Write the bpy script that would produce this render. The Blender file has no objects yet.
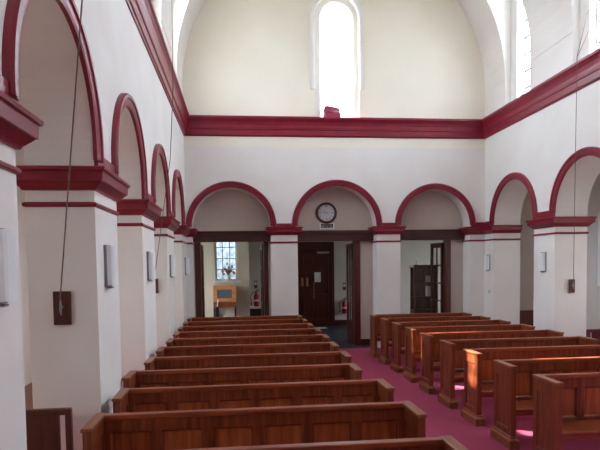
import bpy, bmesh, math, random
from mathutils import Vector, Matrix
random.seed(7)
PI = math.pi
sc = bpy.context.scene
C = sc.collection

# ------------------------------------------------------------------ materials
def mat(name):
    m = bpy.data.materials.new(name); m.use_nodes = True
    nt = m.node_tree
    b = nt.nodes['Principled BSDF']
    return m, nt, b

def lin(h):
    c = [int(h[i:i+2], 16)/255 for i in (0, 2, 4)]
    return tuple((x/12.92 if x <= .04045 else ((x+.055)/1.055)**2.4) for x in c) + (1,)

def noisy(name, c1, c2, rough=.5, scale=(6, 6, 6), detail=4, bump=0, bscale=60, spec=.5, rand=0, distort=0, coat=0, lo=.3, hi=.7):
    m, nt, b = mat(name)
    N, L = nt.nodes, nt.links
    tc = N.new('ShaderNodeTexCoord'); mp = N.new('ShaderNodeMapping')
    mp.inputs['Scale'].default_value = scale
    L.new(tc.outputs['Object'], mp.inputs['Vector'])
    no = N.new('ShaderNodeTexNoise'); no.inputs['Scale'].default_value = 1
    no.inputs['Detail'].default_value = detail; no.inputs['Distortion'].default_value = distort
    src = mp.outputs['Vector']
    if rand:
        oi = N.new('ShaderNodeObjectInfo'); ad = N.new('ShaderNodeVectorMath'); ad.operation = 'MULTIPLY_ADD'
        ad.inputs[1].default_value = (1, 1, 1)
        sca = N.new('ShaderNodeVectorMath'); sca.operation = 'SCALE'; sca.inputs[0].default_value = (37, 23, 51)
        L.new(oi.outputs['Random'], sca.inputs['Scale'])
        L.new(src, ad.inputs[0]); L.new(sca.outputs[0], ad.inputs[2]); src = ad.outputs[0]
    L.new(src, no.inputs['Vector'])
    cr = N.new('ShaderNodeValToRGB')
    cr.color_ramp.elements[0].position = lo; cr.color_ramp.elements[1].position = hi
    cr.color_ramp.elements[0].color = lin(c1); cr.color_ramp.elements[1].color = lin(c2)
    L.new(no.outputs['Fac'], cr.inputs['Fac'])
    L.new(cr.outputs['Color'], b.inputs['Base Color'])
    b.inputs['Roughness'].default_value = rough
    b.inputs['Specular IOR Level'].default_value = spec
    if coat:
        b.inputs['Coat Weight'].default_value = coat; b.inputs['Coat Roughness'].default_value = .25
    if bump:
        n2 = N.new('ShaderNodeTexNoise'); n2.inputs['Scale'].default_value = bscale; n2.inputs['Detail'].default_value = 3
        L.new(tc.outputs['Object'], n2.inputs['Vector'])
        bp = N.new('ShaderNodeBump'); bp.inputs['Strength'].default_value = bump; bp.inputs['Distance'].default_value = .01
        L.new(n2.outputs['Fac'], bp.inputs['Height']); L.new(bp.outputs['Normal'], b.inputs['Normal'])
    return m

M = {}
M['plaster'] = noisy('white_plaster', 'e3e0dc', 'e9e7e4', .85, (1.5, 1.5, 1.5), bump=.06, bscale=18, spec=.2)
M['plaster_cream'] = noisy('cream_plaster', 'e9e4d4', 'eeeadd', .85, (1, 1, 1), bump=.06, bscale=18, spec=.2)
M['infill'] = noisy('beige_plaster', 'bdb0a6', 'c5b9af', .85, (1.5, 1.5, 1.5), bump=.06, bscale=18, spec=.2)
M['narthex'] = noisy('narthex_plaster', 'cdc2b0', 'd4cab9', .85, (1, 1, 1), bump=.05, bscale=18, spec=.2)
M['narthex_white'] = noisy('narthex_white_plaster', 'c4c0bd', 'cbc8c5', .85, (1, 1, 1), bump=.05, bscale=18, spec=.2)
M['red'] = noisy('crimson_paint', '7c1a2e', '871e33', .34, (3, 3, 3), spec=.5, bump=.02, bscale=30)
M['carpet'] = noisy('red_carpet', '943c55', 'a94d66', .95, (90, 90, 90), bump=.5, bscale=220, spec=.05)
M['carpet_dark'] = noisy('grey_carpet', '3b3a42', '484750', .95, (90, 90, 90), bump=.4, bscale=200, spec=.05)
WD = dict(rough=.34, detail=6, rand=1, distort=.6, spec=.45)
M['wood_x'] = noisy('pew_wood_along', '6c2c19', 'a25431', scale=(1.6, 26, 26), **WD)
M['wood_z'] = noisy('pew_wood_upright', '5e2616', '8f4a2b', scale=(24, 24, 1.8), **WD)
M['wood_y'] = noisy('pew_wood_across', '6c3820', '9a5d3a', scale=(24, 1.8, 24), **WD)
M['wood_panel'] = noisy('pew_wood_panel', '823b1f', 'b06038', scale=(20, 20, 1.5), **WD)
M['dark_z'] = noisy('dark_door_wood', '3d170f', '58251a', .33, (26, 26, 2), detail=5, distort=.5)
M['dark_x'] = noisy('dark_lintel_wood', '33110e', '471a16', .4, (2, 26, 26), detail=5, distort=.5)
M['darkbrown'] = noisy('dark_brown_wood', '4a2117', '633022', .4, (24, 24, 2), detail=5, distort=.5)
M['oak'] = noisy('light_oak_wood', 'c9824c', 'dd9c66', .4, (3, 20, 20), detail=5, distort=.5)
M['oak_dark'] = noisy('oak_drawer_wood', '7d4526', '97592f', .4, (3, 20, 20), detail=5, distort=.5)
M['white_paint'] = noisy('white_gloss_paint', 'dcdcda', 'e4e4e2', .4, (4, 4, 4))
M['black'] = noisy('black_paint', '0d0c0d', '151314', .5, (9, 9, 9))
M['chrome'] = noisy('brushed_metal', '8d8f92', 'a3a5a8', .35, (3, 3, 60)); M['chrome'].node_tree.nodes['Principled BSDF'].inputs['Metallic'].default_value = .85
M['brass'] = noisy('copper_pull', 'b77a5e', 'c98b6c', .3, (5, 5, 40)); M['brass'].node_tree.nodes['Principled BSDF'].inputs['Metallic'].default_value = .6
M['diffuser'] = noisy('frosted_diffuser', 'e2e8eb', 'eaeff1', .45, (3, 3, 3))
M['sconce_back'] = noisy('sconce_back_metal', '77797d', '86888c', .45, (5, 5, 5))
M['ext_red'] = noisy('extinguisher_red', 'a01a28', 'b0202e', .28, (3, 3, 3))
M['label'] = noisy('pale_label', 'd8cfc4', 'e2d9cf', .6, (30, 30, 30))
M['rubber'] = noisy('black_rubber', '121212', '1c1b1b', .6, (9, 9, 9))
M['paper'] = noisy('white_paper', 'dcdcdf', 'e6e6e8', .8, (9, 9, 9))
M['screen'] = noisy('grey_panel', '63646a', '6f7076', .45, (6, 6, 6))
M['cloth'] = noisy('pink_red_cloth', '8f2c44', 'a8455c', .9, (8, 8, 60), bump=.3, bscale=90)
M['cloth_light'] = noisy('pale_pink_cloth', 'd8a8b2', 'e2b7bf', .9, (8, 8, 40), bump=.2, bscale=90)
M['cord'] = noisy('natural_cord', '6e5a4e', '7f6a5c', .9, (40, 40, 40))
M['maroon'] = noisy('maroon_chair_paint', '5b1428', '6d1b33', .4, (6, 6, 6))
M['petal_orange'] = noisy('orange_petals', 'b5592b', 'd47a3e', .8, (30, 30, 30))
M['petal_white'] = noisy('white_petals', 'd9d2c6', 'ece6dc', .8, (30, 30, 30))
M['petal_brown'] = noisy('brown_petals', '5b3422', '7d4a30', .8, (30, 30, 30))
M['leaf'] = noisy('olive_leaves', '4a5130', '6a7146', .8, (30, 30, 30))
M['ground'] = noisy('outside_ground', '6f7568', '8a8f80', .95, (.6, .6, .6))
M['face'] = noisy('clock_face', 'b9b8be', 'c2c1c7', .5, (4, 4, 4))
M['card'] = noisy('number_card', '1d191c', '262124', .6, (9, 9, 9))
M['digit'] = noisy('digit_print', 'c9c4c4', 'd2cdcd', .7, (9, 9, 9))

def glass_mat(name, tint, frost=0.0, pattern=False):
    m = bpy.data.materials.new(name); m.use_nodes = True
    nt = m.node_tree; N, L = nt.nodes, nt.links
    N.remove(N['Principled BSDF'])
    t = N.new('ShaderNodeBsdfTransparent'); t.inputs['Color'].default_value = tint
    g = N.new('ShaderNodeBsdfGlossy'); g.inputs['Roughness'].default_value = .08
    
    mx = N.new('ShaderNodeMixShader'); mx.inputs[0].default_value = .05; L.new(t.outputs[0], mx.inputs[1]); L.new(g.outputs[0], mx.inputs[2])
    if pattern:                                                 # figured glass: pale patches of its own
        tc = N.new('ShaderNodeTexCoord'); no = N.new('ShaderNodeTexNoise'); no.inputs['Scale'].default_value = 9; no.inputs['Detail'].default_value = 4
        cr = N.new('ShaderNodeValToRGB'); cr.color_ramp.elements[0].position = .4; cr.color_ramp.elements[1].position = .6
        cr.color_ramp.elements[0].color = (tint[0]*.45, tint[1]*.6, tint[2]*.72, 1); cr.color_ramp.elements[1].color = tint
        L.new(tc.outputs['Object'], no.inputs['Vector']); L.new(no.outputs['Fac'], cr.inputs['Fac']); L.new(cr.outputs['Color'], t.inputs['Color'])
    out = N['Material Output']
    if frost:
        tr = N.new('ShaderNodeBsdfTranslucent'); tr.inputs['Color'].default_value = (.9, .95, 1, 1)
        m2 = N.new('ShaderNodeMixShader'); m2.inputs[0].default_value = frost
        L.new(mx.outputs[0], m2.inputs[1]); L.new(tr.outputs[0], m2.inputs[2]); L.new(m2.outputs[0], out.inputs[0])
    else:
        L.new(mx.outputs[0], out.inputs[0])
    return m
M['glass'] = glass_mat('window_glass', (.93, .97, 1, 1))
M['glass_back'] = glass_mat('back_window_glass', (.5, .53, .56, 1))
M['glass_dim'] = glass_mat('obscured_glass', (.56, .53, .51, 1))
M['glass_pattern'] = glass_mat('patterned_glass', (.05, .055, .058, 1), pattern=True)
M['glass_blue'] = glass_mat('pale_blue_glass', (.045, .052, .06, 1))
M['pane'] = glass_mat('door_pane_glass', (.9, .92, .92, 1))

# ------------------------------------------------------------------ mesh helpers
class MB:
    def __init__(s): s.bm = bmesh.new(); s.mats = []; s.cur = 0
    def use(s, m):
        if m not in s.mats: s.mats.append(m)
        s.cur = s.mats.index(m); return s
    def face(s, vs):
        try:
            f = s.bm.faces.new(vs); f.material_index = s.cur; return f
        except ValueError: return None
    def box(s, x0, x1, y0, y1, z0, z1, bev=0):
        v = [s.bm.verts.new(p) for p in ((x0,y0,z0),(x1,y0,z0),(x1,y1,z0),(x0,y1,z0),(x0,y0,z1),(x1,y0,z1),(x1,y1,z1),(x0,y1,z1))]
        fs = [s.face([v[i] for i in q]) for q in ((3,2,1,0),(4,5,6,7),(0,1,5,4),(1,2,6,5),(2,3,7,6),(3,0,4,7))]
        if bev:
            es = list({e for f in fs for e in f.edges})
            r = bmesh.ops.bevel(s.bm, geom=es, offset=bev, segments=2, affect='EDGES', profile=.5)
            for f in r['faces']: f.material_index = s.cur
        return s
    def prism(s, pts, mp, t0, t1):
        """pts: 2D outline; mp(u, v, t) -> xyz"""
        a = [s.bm.verts.new(mp(u, v, t0)) for u, v in pts]; b = [s.bm.verts.new(mp(u, v, t1)) for u, v in pts]
        s.face(a[::-1]); s.face(b)
        n = len(pts)
        for i in range(n): s.face([a[i], a[(i+1) % n], b[(i+1) % n], b[i]])
        return s
    def rings(s, rings, closed=True, loop=False, caps=True):
        R = [[s.bm.verts.new(p) for p in r] for r in rings]
        n = len(R[0]); m = len(R)
        for k in range(m if loop else m-1):
            a, b = R[k], R[(k+1) % m]
            for i in range(n if closed else n-1):
                s.face([a[i], a[(i+1) % n], b[(i+1) % n], b[i]])
        if caps and not loop and closed:
            s.face(R[0][::-1]); s.face(R[-1])
        return s
    def tube(s, pts, r, n=8):
        pts = [Vector(p) for p in pts]; R = []
        for i, p in enumerate(pts):
            d = (pts[min(i+1, len(pts)-1)] - pts[max(i-1, 0)]).normalized()
            a = d.orthogonal().normalized() if abs(d.z) > .9 else d.cross(Vector((0, 0, 1))).normalized()
            if abs(d.z) > .9: a = Vector((1, 0, 0)) - d*d.x; a.normalize()
            b = d.cross(a); rr = r[i] if isinstance(r, (list, tuple)) else r
            R.append([p + a*rr*math.cos(2*PI*k/n) + b*rr*math.sin(2*PI*k/n) for k in range(n)])
        return s.rings(R)
    def lathe(s, prof, c=(0, 0, 0), axis='z', n=24):
        R = []
        for r, h in prof:
            ring = []
            for k in range(n):
                a = 2*PI*k/n; u, v = r*math.cos(a), r*math.sin(a)
                ring.append((c[0]+u, c[1]+v, c[2]+h) if axis == 'z' else (c[0]+u, c[1]+h, c[2]+v) if axis == 'y' else (c[0]+h, c[1]+u, c[2]+v))
            R.append(ring)
        return s.rings(R)
    def build(s, name, m=None, parent=None, smooth=False):
        bmesh.ops.recalc_face_normals(s.bm, faces=s.bm.faces)
        me = bpy.data.meshes.new(name); s.bm.to_mesh(me); s.bm.free()
        for q in ([m] if m else s.mats): me.materials.append(q)
        if smooth:
            for p in me.polygons: p.use_smooth = True
        o = bpy.data.objects.new(name, me); C.objects.link(o)
        if parent: o.parent = parent
        return o

def tag(o, label=None, cat=None, group=None, kind=None):
    if label: o['label'] = label
    if cat: o['category'] = cat
    if group: o['group'] = group
    if kind: o['kind'] = kind
    return o
def struct(o, label, cat): return tag(o, label, cat, kind='structure')
def empty(name, loc=(0, 0, 0), rz=0):
    o = bpy.data.objects.new(name, None); C.objects.link(o)
    o.location = loc; o.rotation_euler = (0, 0, rz); o.empty_display_size = .1
    return o
def dup(root):
    r = root.copy(); C.objects.link(r)
    for ch in list(root.children):
        c = ch.copy(); C.objects.link(c); c.parent = r
        for g in list(ch.children):
            d = g.copy(); C.objects.link(d); d.parent = c
    return r
def arc(cu, cv, r, a0, a1, n=28):
    return [(cu + r*math.cos(a0+(a1-a0)*i/n), cv + r*math.sin(a0+(a1-a0)*i/n)) for i in range(n+1)]
def mitre(path, profile, closed=False):
    """profile (out, z) swept along a plan path; out lies to the LEFT of travel. Returns rings."""
    P = [Vector(p) for p in path]; n = len(P); R = []
    for i in range(n):
        d0 = (P[i]-P[i-1]).normalized() if (i > 0 or closed) else None
        d1 = (P[(i+1) % n]-P[i]).normalized() if (i < n-1 or closed) else None
        if d0 is None: d0 = d1
        if d1 is None: d1 = d0
        n0, n1 = Vector((-d0.y, d0.x)), Vector((-d1.y, d1.x))
        m = (n0+n1); m = m/(m.dot(n0)) if m.length > 1e-6 else n0
        R.append([(P[i].x+m.x*o, P[i].y+m.y*o, z) for o, z in profile])
    return R

# ------------------------------------------------------------------ the building's measures (metres)
D, XL, XR = 13.69, -1.274, 6.25          # back wall, left and right arcade planes
TL, TR, TB = .59, .68, .46               # wall thicknesses
ZS = 3.07                                # springing of the arches
AWIDE, AUP = .055, .105                    # left arches spring a little above and outside the pier edge
ZC0, ZC1 = 5.24, 5.70                    # cornice
ZV = 6.40                                # springing of the vault
CX = (XL+XR)/2; RV = (XR-XL)/2
Y0 = -4.2                                # altar end behind the camera
AL, AR = -3.9, 8.7                       # aisle outer walls
ZA = 4.75                                # aisle ceilings
L_OPEN = [(-1.6, -.1), (.92, 2.53), (3.40, 5.15), (6.05, 7.56), (8.6, 10.07), (11.13, 12.66)]
R_OPEN = [(.55, 2.43), (3.23, 5.11), (5.92, 7.8), (8.60, 10.49), (11.29, 13.17)]
B_OPEN = [(-1.14, .78), (1.43, 3.43), (4.03, 5.86)]

def arcade_outline(u0, u1, z1, opens, wide=0, up=0):
    pts = [(u0, 0)]
    w0, u0_ = wide, up
    for a, b in opens:
        pts.append((a, 0))
        wide, up = (w0*.3, u0_*.75) if w0 and b-a > 1.7 else (w0, u0_)   # the widest left arch is a touch flatter
        if wide: pts.append((a, ZS-.01))
        pts += ([(a-wide, ZS-.01)] if wide else []) + arc((a+b)/2, ZS+up, (b-a)/2+wide, PI, 0) + ([(b+wide, ZS-.01)] if wide else [])
        if wide: pts.append((b, ZS-.01))
        pts.append((b, 0))
    return pts + [(u1, 0), (u1, z1), (u0, z1)]

# window recesses of the clerestory (recess edges on the wall plane, window edges at the back)
REC_L = [(1.35, 2.5), (3.85, 5.0), (6.35, 7.5), (8.93, 10.08), (11.36, 12.5)]  # first bay is out of view, added to light the near pier faces
REC_R = [(.82, 1.99), (3.48, 4.65), (6.14, 7.31), (8.80, 9.97), (11.46, 12.63)]  # first bay here too is an unseen window added for light
ZR0, ZR1 = 5.62, 8.95                    # recess bottom (hidden by the cornice) and head
RS, RG = .14, .30                        # depth of the recess, depth of the glass
ZW = 8.7                                 # window head

def wall_with_recess(name, side, opens, recs, label):
    s = -1 if side == 'left' else 1
    xp = XL if s < 0 else XR; th = TL if s < 0 else TR
    mb = MB()
    bx = lambda xa, xb_, *q: mb.box(min(xa, xb_), max(xa, xb_), *q)
    mb.prism(arcade_outline(Y0, D, ZR0, opens, *((AWIDE, AUP) if s < 0 else (0, 0))), lambda u, v, t: (t, u, v), xp, xp+s*th)
    edges = [Y0] + [e for r in recs for e in r] + [D]
    for i in range(0, len(edges), 2): bx(xp, xp+s*th, edges[i], edges[i+1], ZR0, ZV)
    th_end = math.asin((ZR1-ZV)/RV)
    prof = [(xp, ZR0), (xp, ZV)] + [(CX+s*RV*math.cos(a), ZV+RV*math.sin(a)) for a in [th_end*k/10 for k in range(1, 11)]]
    xb = xp+s*RS
    for (a, b) in recs:
        wa, wb = a+.20, b-.29
        for y in (a, b):                                        # cheeks that follow the vault curve
            mb.rings([[(x, y, z) for x, z in prof[1:]], [(xb, y, z) for x, z in prof[1:]]], closed=False, caps=False)
        x1 = prof[-1][0]
        mb.face([mb.bm.verts.new(p) for p in ((x1, a, ZR1), (x1, b, ZR1), (xb, b, ZR1), (xb, a, ZR1))])
        mb.face([mb.bm.verts.new(p) for p in ((xp, a, ZR0), (xp, b, ZR0), (xb, b, ZR0), (xb, a, ZR0))])
        # back of the recess with the window opening in it
        xo = xp+s*(RG+.10)
        bx(xb, xo, a-.2, wa, ZR0, ZR1+.1); bx(xb, xo, wb, b+.2, ZR0, ZR1+.1); bx(xb, xo, wa, wb, ZW, ZR1+.1); bx(xb, xo, wa, wb, ZR0-.05, ZR0+.06)
    # thin ledge on the springing line
    for i in range(0, len(edges), 2): bx(xp, xp-s*.012, edges[i], edges[i+1], ZV-.02, ZV)
    return struct(mb.build(name, M['plaster']), label, 'wall')
wall_with_recess('wall_left', 'left', L_OPEN, REC_L, 'white plastered arcade wall with round arches left of the nave')
wall_with_recess('wall_right', 'right', R_OPEN, REC_R, 'white plastered arcade wall with round arches right of the nave')

# barrel vault, cut away over each recess
def vault():
    mb = MB(); na = 48
    for s, recs in ((-1, REC_L), (1, REC_R)):
        a_end = math.asin((ZR1-ZV)/RV)
        angs = [a_end*k/10 for k in range(11)] + [a_end+(PI/2-a_end)*k/16 for k in range(1, 17)]
        ys = [Y0] + [e for r in recs for e in r] + [D]
        for j in range(len(ys)-1):
            for i in range(len(angs)-1):
                if j % 2 == 1 and i < 10: continue
                q = []
                for (a, y) in ((angs[i], ys[j]), (angs[i+1], ys[j]), (angs[i+1], ys[j+1]), (angs[i], ys[j+1])):
                    q.append(mb.bm.verts.new((CX+s*RV*math.cos(a), y, ZV+RV*math.sin(a))))
                mb.face(q)
        # outer skin so that no light leaks through the vault
        for j in range(len(ys)-1):
            if j % 2 == 1: continue
            x = (XL if s < 0 else XR)+s*RS
            q = [mb.bm.verts.new(p) for p in ((x, ys[j], ZV-.1), (x, ys[j+1], ZV-.1), (x, ys[j+1], ZR1+.1), (x, ys[j], ZR1+.1))]; mb.face(q)
    bmesh.ops.remove_doubles(mb.bm, verts=mb.bm.verts, dist=1e-4)
    return mb.build('ceiling', M['plaster'], smooth=False)
struct(vault(), 'white barrel vault over the nave', 'ceiling')

# back wall: arcade below, lunette with a tall round-headed window above
WC, WR, WZ = 2.46, .55, 8.13             # window opening in the wall face: centre, half width, springing
GR = .42
mb = MB()
mb.prism(arcade_outline(XL-TL, XR+TR, 5.0, B_OPEN), lambda u, v, t: (u, t, v), D, D+TB)
top = ZV+RV+.3
left = [(XL-TL, 5.0), (WC, 5.0), (WC, ZC1-.02), (WC-WR, ZC1-.02)] + arc(WC, WZ, WR, PI, PI/2, 14) + [(WC, top), (XL-TL, top)]
right = [(WC, 5.0), (XR+TR, 5.0), (XR+TR, top), (WC, top)] + arc(WC, WZ, WR, PI/2, 0, 14) + [(WC+WR, ZC1-.02), (WC, ZC1-.02)]
mb.use(M['plaster']).use(M['plaster_cream'])
for o in (left, right): mb.prism(o, lambda u, v, t: (u, t, v), D, D+.099)
mb.use(M['plaster'])
# backing that shuts the wall round the window frame
for o in (left, right):
    oo = []
    for (u, v) in o:
        du, dv = u-WC, v-WZ
        if abs(du) <= WR+1e-4 and v > ZC1-.1 and v < WZ+WR+.01 and (abs(du) > 1e-4 or v > WZ):
            k = GR/WR; u = WC+du*k
            if v > WZ: v = WZ+dv*k
        oo.append((u, v))
    mb.prism(oo, lambda u, v, t: (u, t, v), D+.10, D+.24)
o = mb.build('wall_back'); struct(o, 'cream back wall with three round arches and a tall window', 'wall')
# moulded surround of the tall window (ends on the springing line)
mb = MB()
prof = [(0, 0), (0, -.03), (.03, -.05), (.07, -.05), (.11, -.025), (.12, 0)]
path = [(WC+WR, ZV)] + [(WC+WR, WZ)] + arc(WC, WZ, WR, 0, PI, 28)[1:] + [(WC-WR, ZV)]
rings = []
for (u, v) in path:
    d = Vector((u-WC, max(0, v-WZ))); d = d.normalized() if d.length else Vector((1, 0))
    rings.append([(u+d.x*a, D+b, v+d.y*a) for a, b in prof])
mb.rings(rings)
struct(mb.build('trim_1', M['plaster']), 'white moulded surround of the tall back window', 'window surround')

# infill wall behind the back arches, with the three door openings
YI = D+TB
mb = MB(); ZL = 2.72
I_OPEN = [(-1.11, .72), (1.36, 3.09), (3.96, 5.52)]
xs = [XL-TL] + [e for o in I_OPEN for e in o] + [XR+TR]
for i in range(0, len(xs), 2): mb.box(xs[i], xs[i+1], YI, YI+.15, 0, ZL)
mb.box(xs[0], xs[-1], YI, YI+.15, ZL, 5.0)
struct(mb.build('wall_infill', M['infill']), 'beige plaster infill wall under the back arches', 'wall')

# floors
struct(MB().box(AL, XL-TL, Y0, D+.02, -.1, 0).build('floor_left_aisle', M['oak_dark']), 'brown boarded floor of the left aisle', 'floor')
struct(MB().box(XR+TR, AR, Y0, D+.02, -.1, 0).build('floor_right_aisle', M['oak_dark']), 'brown boarded floor of the right aisle', 'floor')
struct(MB().box(XL-TL, XR+TR, Y0, D+.02, -.1, 0).build('floor', M['carpet']), 'plum red carpeted floor of the nave', 'floor')
struct(MB().box(-4, 10, D+.02, 19.7, -.1, 0).build('floor_narthex', M['carpet_dark']), 'dark grey carpeted floor of the entrance lobby', 'floor')
struct(MB().box(-60, 70, -60, 90, -.4, -.12).build('ground', M['ground']), 'ground outside the church', 'ground')

# altar end behind the camera: cream tone bounces warm light, unseen dark panelling added to cut it
struct(MB().box(AL, AR, Y0-.4, Y0, 0, 10.6).build('wall_front', M['plaster_cream']), 'plastered end wall behind the altar', 'wall')
mb = MB().box(XL, XR, Y0, Y0+.04, 0, 1.4)
for i in range(13):
    u = XL+(XR-XL)*i/12; mb.box(max(XL, u-.06), min(XR, u+.06), Y0+.04, Y0+.07, 0, 1.4)
mb.box(XL, XR, Y0+.04, Y0+.09, 1.3, 1.4).box(XL, XR, Y0+.04, Y0+.08, 0, .2)
struct(mb.build('trim_99', M['darkbrown']), 'unseen dark wooden panelling added on the altar end wall', 'panelling')

# aisles: outer walls with windows, ceilings
AW_L = [(2.2, 3.0), (5.6, 6.4), (8.1, 8.9), (11.4, 12.2)]
AW_R = [(3.5, 4.4), (6.2, 7.1), (8.9, 9.8), (11.75, 12.75)]
AZ0, AZ1 = 1.5, 3.3
def aisle_wall(name, x0, x1, wins, label):
    ys = [Y0] + [e for w in wins for e in w] + [D+.3]
    mb = MB()
    for i in range(0, len(ys), 2): mb.box(x0, x1, ys[i], ys[i+1], 0, ZA+.2)
    for a, b in wins:
        mb.box(x0, x1, a, b, 0, AZ0); mb.box(x0, x1, a, b, AZ1, ZA+.2)
    struct(mb.build(name, M['plaster']), label, 'wall')
aisle_wall('wall_left_aisle', AL-.35, AL, AW_L, 'outer wall of the left aisle')
aisle_wall('wall_right_aisle', AR, AR+.35, AW_R, 'outer wall of the right aisle seen through the arches')
struct(MB().box(AL, XL-TL, D, D+.3, 0, ZA+.2).build('wall_left_aisle_end', M['plaster']), 'end wall of the left aisle', 'wall')
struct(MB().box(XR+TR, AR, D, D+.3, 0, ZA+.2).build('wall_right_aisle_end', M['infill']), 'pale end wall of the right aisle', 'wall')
struct(MB().box(AL-.35, XL-TL, Y0, D+.3, ZA, ZA+.2).build('ceiling_left_aisle', M['plaster']), 'ceiling of the left aisle', 'ceiling')
struct(MB().box(XR+TR, AR+.35, Y0, D+.3, ZA, ZA+.2).build('ceiling_right_aisle', M['plaster']), 'ceiling of the right aisle', 'ceiling')
struct(MB().box(XR+TR, AR, D-.03, D, 0, .86).box(XR+TR, AR, D-.045, D, .82, .86).build('trim_2', M['darkbrown']), 'dark wood dado on the end wall of the right aisle', 'dado')
struct(MB().box(AL, XL-TL, D-.03, D, 0, 1.07).box(AL, XL-TL, D-.045, D, 1.03, 1.07).build('trim_3', M['darkbrown']), 'dark wood dado on the end wall of the left aisle', 'dado')

# ------------------------------------------------------------------ windows
nwin = [0]
def window(axis, x, a, b, z0, z1, label, round_head=False, cols=2, rows=4, glass='glass', bar=.018, frame=.045):
    """axis 'x': pane lies in a plane of constant x (u = y); 'y': constant y (u = x)"""
    nwin[0] += 1
    root = empty('window_%d' % nwin[0], (x, (a+b)/2, z0) if axis == 'x' else ((a+b)/2, x, z0))
    struct(root, label, 'window')
    mp = (lambda u, v, t: (t, u-(a+b)/2, v-z0)) if axis == 'x' else (lambda u, v, t: (u-(a+b)/2, t, v-z0))
    r = (b-a)/2; c = (a+b)/2
    if round_head:
        outer = [(a, z0)] + arc(c, z1-r, r, PI, 0, 24) + [(b, z0)]
        ri = r-frame; inner = [(a+frame, z0+frame)] + arc(c, z1-r, ri, PI, 0, 24) + [(b-frame, z0+frame)]
    else:
        outer = [(a, z0), (a, z1), (b, z1), (b, z0)]
        inner = [(a+frame, z0+frame), (a+frame, z1-frame), (b-frame, z1-frame), (b-frame, z0+frame)]
    mb = MB()
    mb.rings([[mp(u, v, -.03) for u, v in outer], [mp(u, v, .03) for u, v in outer], [mp(u, v, .03) for u, v in inner], [mp(u, v, -.03) for u, v in inner]], loop=True)
    mb.build('window_frame', M['white_paint'], root)
    mb = MB(); mb.face([mb.bm.verts.new(mp(u, v, 0)) for u, v in inner]); mb.build('glass', M[glass], root)
    mb = MB()
    for i in range(1, cols):
        u = a+(b-a)*i/cols; zt = z1-.02 if not round_head else z1-r+math.sqrt(max(0, r*r-(u-c)**2))-.02
        mb.prism([(u-bar/2, z0+.02), (u+bar/2, z0+.02), (u+bar/2, zt), (u-bar/2, zt)], mp, -.012, .012)
    for i in range(1, rows):
        v = z0+(z1-z0)*i/rows
        w = r if (not round_head or v < z1-r) else math.sqrt(max(.0001, r*r-(v-z1+r)**2))
        mb.prism([(c-w+.02, v-bar/2), (c+w-.02, v-bar/2), (c+w-.02, v+bar/2), (c-w+.02, v+bar/2)], mp, -.0125, .0125)
    mb.build('glazing_bars', M['leadbar'], root)
    return root
M['leadbar'] = noisy('window_lead', '6d7176', '7d8186', .5, (9, 9, 9))
portals = []
def portal(loc, w, h, nrm):
    portals.append((loc, w, h, nrm))
PLACE = ['unseen, added farthest from the back wall', 'fourth from the back wall', 'third from the back wall', 'second from the back wall', 'nearest the back wall']
for i, (a, b) in enumerate(REC_L):
    window('x', XL-RG, a+.20, b-.29, ZR0+.06, ZW, 'bright clerestory window on the left, ' + PLACE[i], cols=2, rows=8, bar=.045)
    portal((XL-RG-.12, (a+b-.09)/2, (ZR0+ZW)/2), b-a-.49, ZW-ZR0, (1, 0, 0))
for i, (a, b) in enumerate(REC_R):
    window('x', XR+RG, a+.20, b-.29, ZR0+.06, ZW, 'bright clerestory window on the right, ' + PLACE[i], cols=2, rows=8, bar=.045)
    portal((XR+RG+.12, (a+b-.09)/2, (ZR0+ZW)/2), b-a-.49, ZW-ZR0, (-1, 0, 0))
window('y', D+.19, WC-GR, WC+GR, ZC1-.02, WZ+GR, 'tall bright round-headed window high in the back wall', True, cols=1, rows=1, bar=.01, frame=.03, glass='glass_back')
portal((WC, D+.3, (ZC1+WZ+GR)/2), 2*GR, WZ+GR-ZC1, (0, -1, 0))
for i, (a, b) in zip(range(1, 5), AW_L):
    window('x', AL-.2, a, b, AZ0, AZ1, 'window of the left aisle, ' + PLACE[i], cols=2, rows=4, glass='glass_dim'); portal((AL-.3, (a+b)/2, (AZ0+AZ1)/2), b-a, AZ1-AZ0, (1, 0, 0))
for i, (a, b) in zip(range(1, 5), AW_R):
    window('x', AR+.2, a, b, AZ0, AZ1, 'bright window of the right aisle, ' + PLACE[i], cols=2, rows=4, glass='glass_blue' if i == 4 else 'glass_dim'); portal((AR+.3, (a+b)/2, (AZ0+AZ1)/2), b-a, AZ1-AZ0, (-1, 0, 0))

# ------------------------------------------------------------------ red painted trim
ntrim = [3]
def trim(mb, label, cat, m=None):
    ntrim[0] += 1
    return struct(mb.build('trim_%d' % ntrim[0], m or M['red']), label, cat)
# cornice: three mitred runs
corn = [(0, ZC0), (.02, ZC0), (.03, ZC0+.025), (.05, ZC0+.03), (.055, ZC0+.15), (.075, ZC0+.165), (.075, ZC0+.185), (.08, ZC0+.20),
        (.085, ZC0+.26), (.105, ZC0+.33), (.14, ZC0+.385), (.165, ZC0+.405), (.165, ZC1-.01), (.15, ZC1), (0, ZC1)]
rg = mitre([(XR, Y0), (XR, D), (XL, D), (XL, Y0)], corn)
for k, nm in ((0, 'right arcade wall'), (1, 'back wall'), (2, 'left arcade wall')):
    trim(MB().rings([rg[k], rg[k+1]]), 'crimson moulded cornice along the ' + nm, 'cornice')
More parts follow.
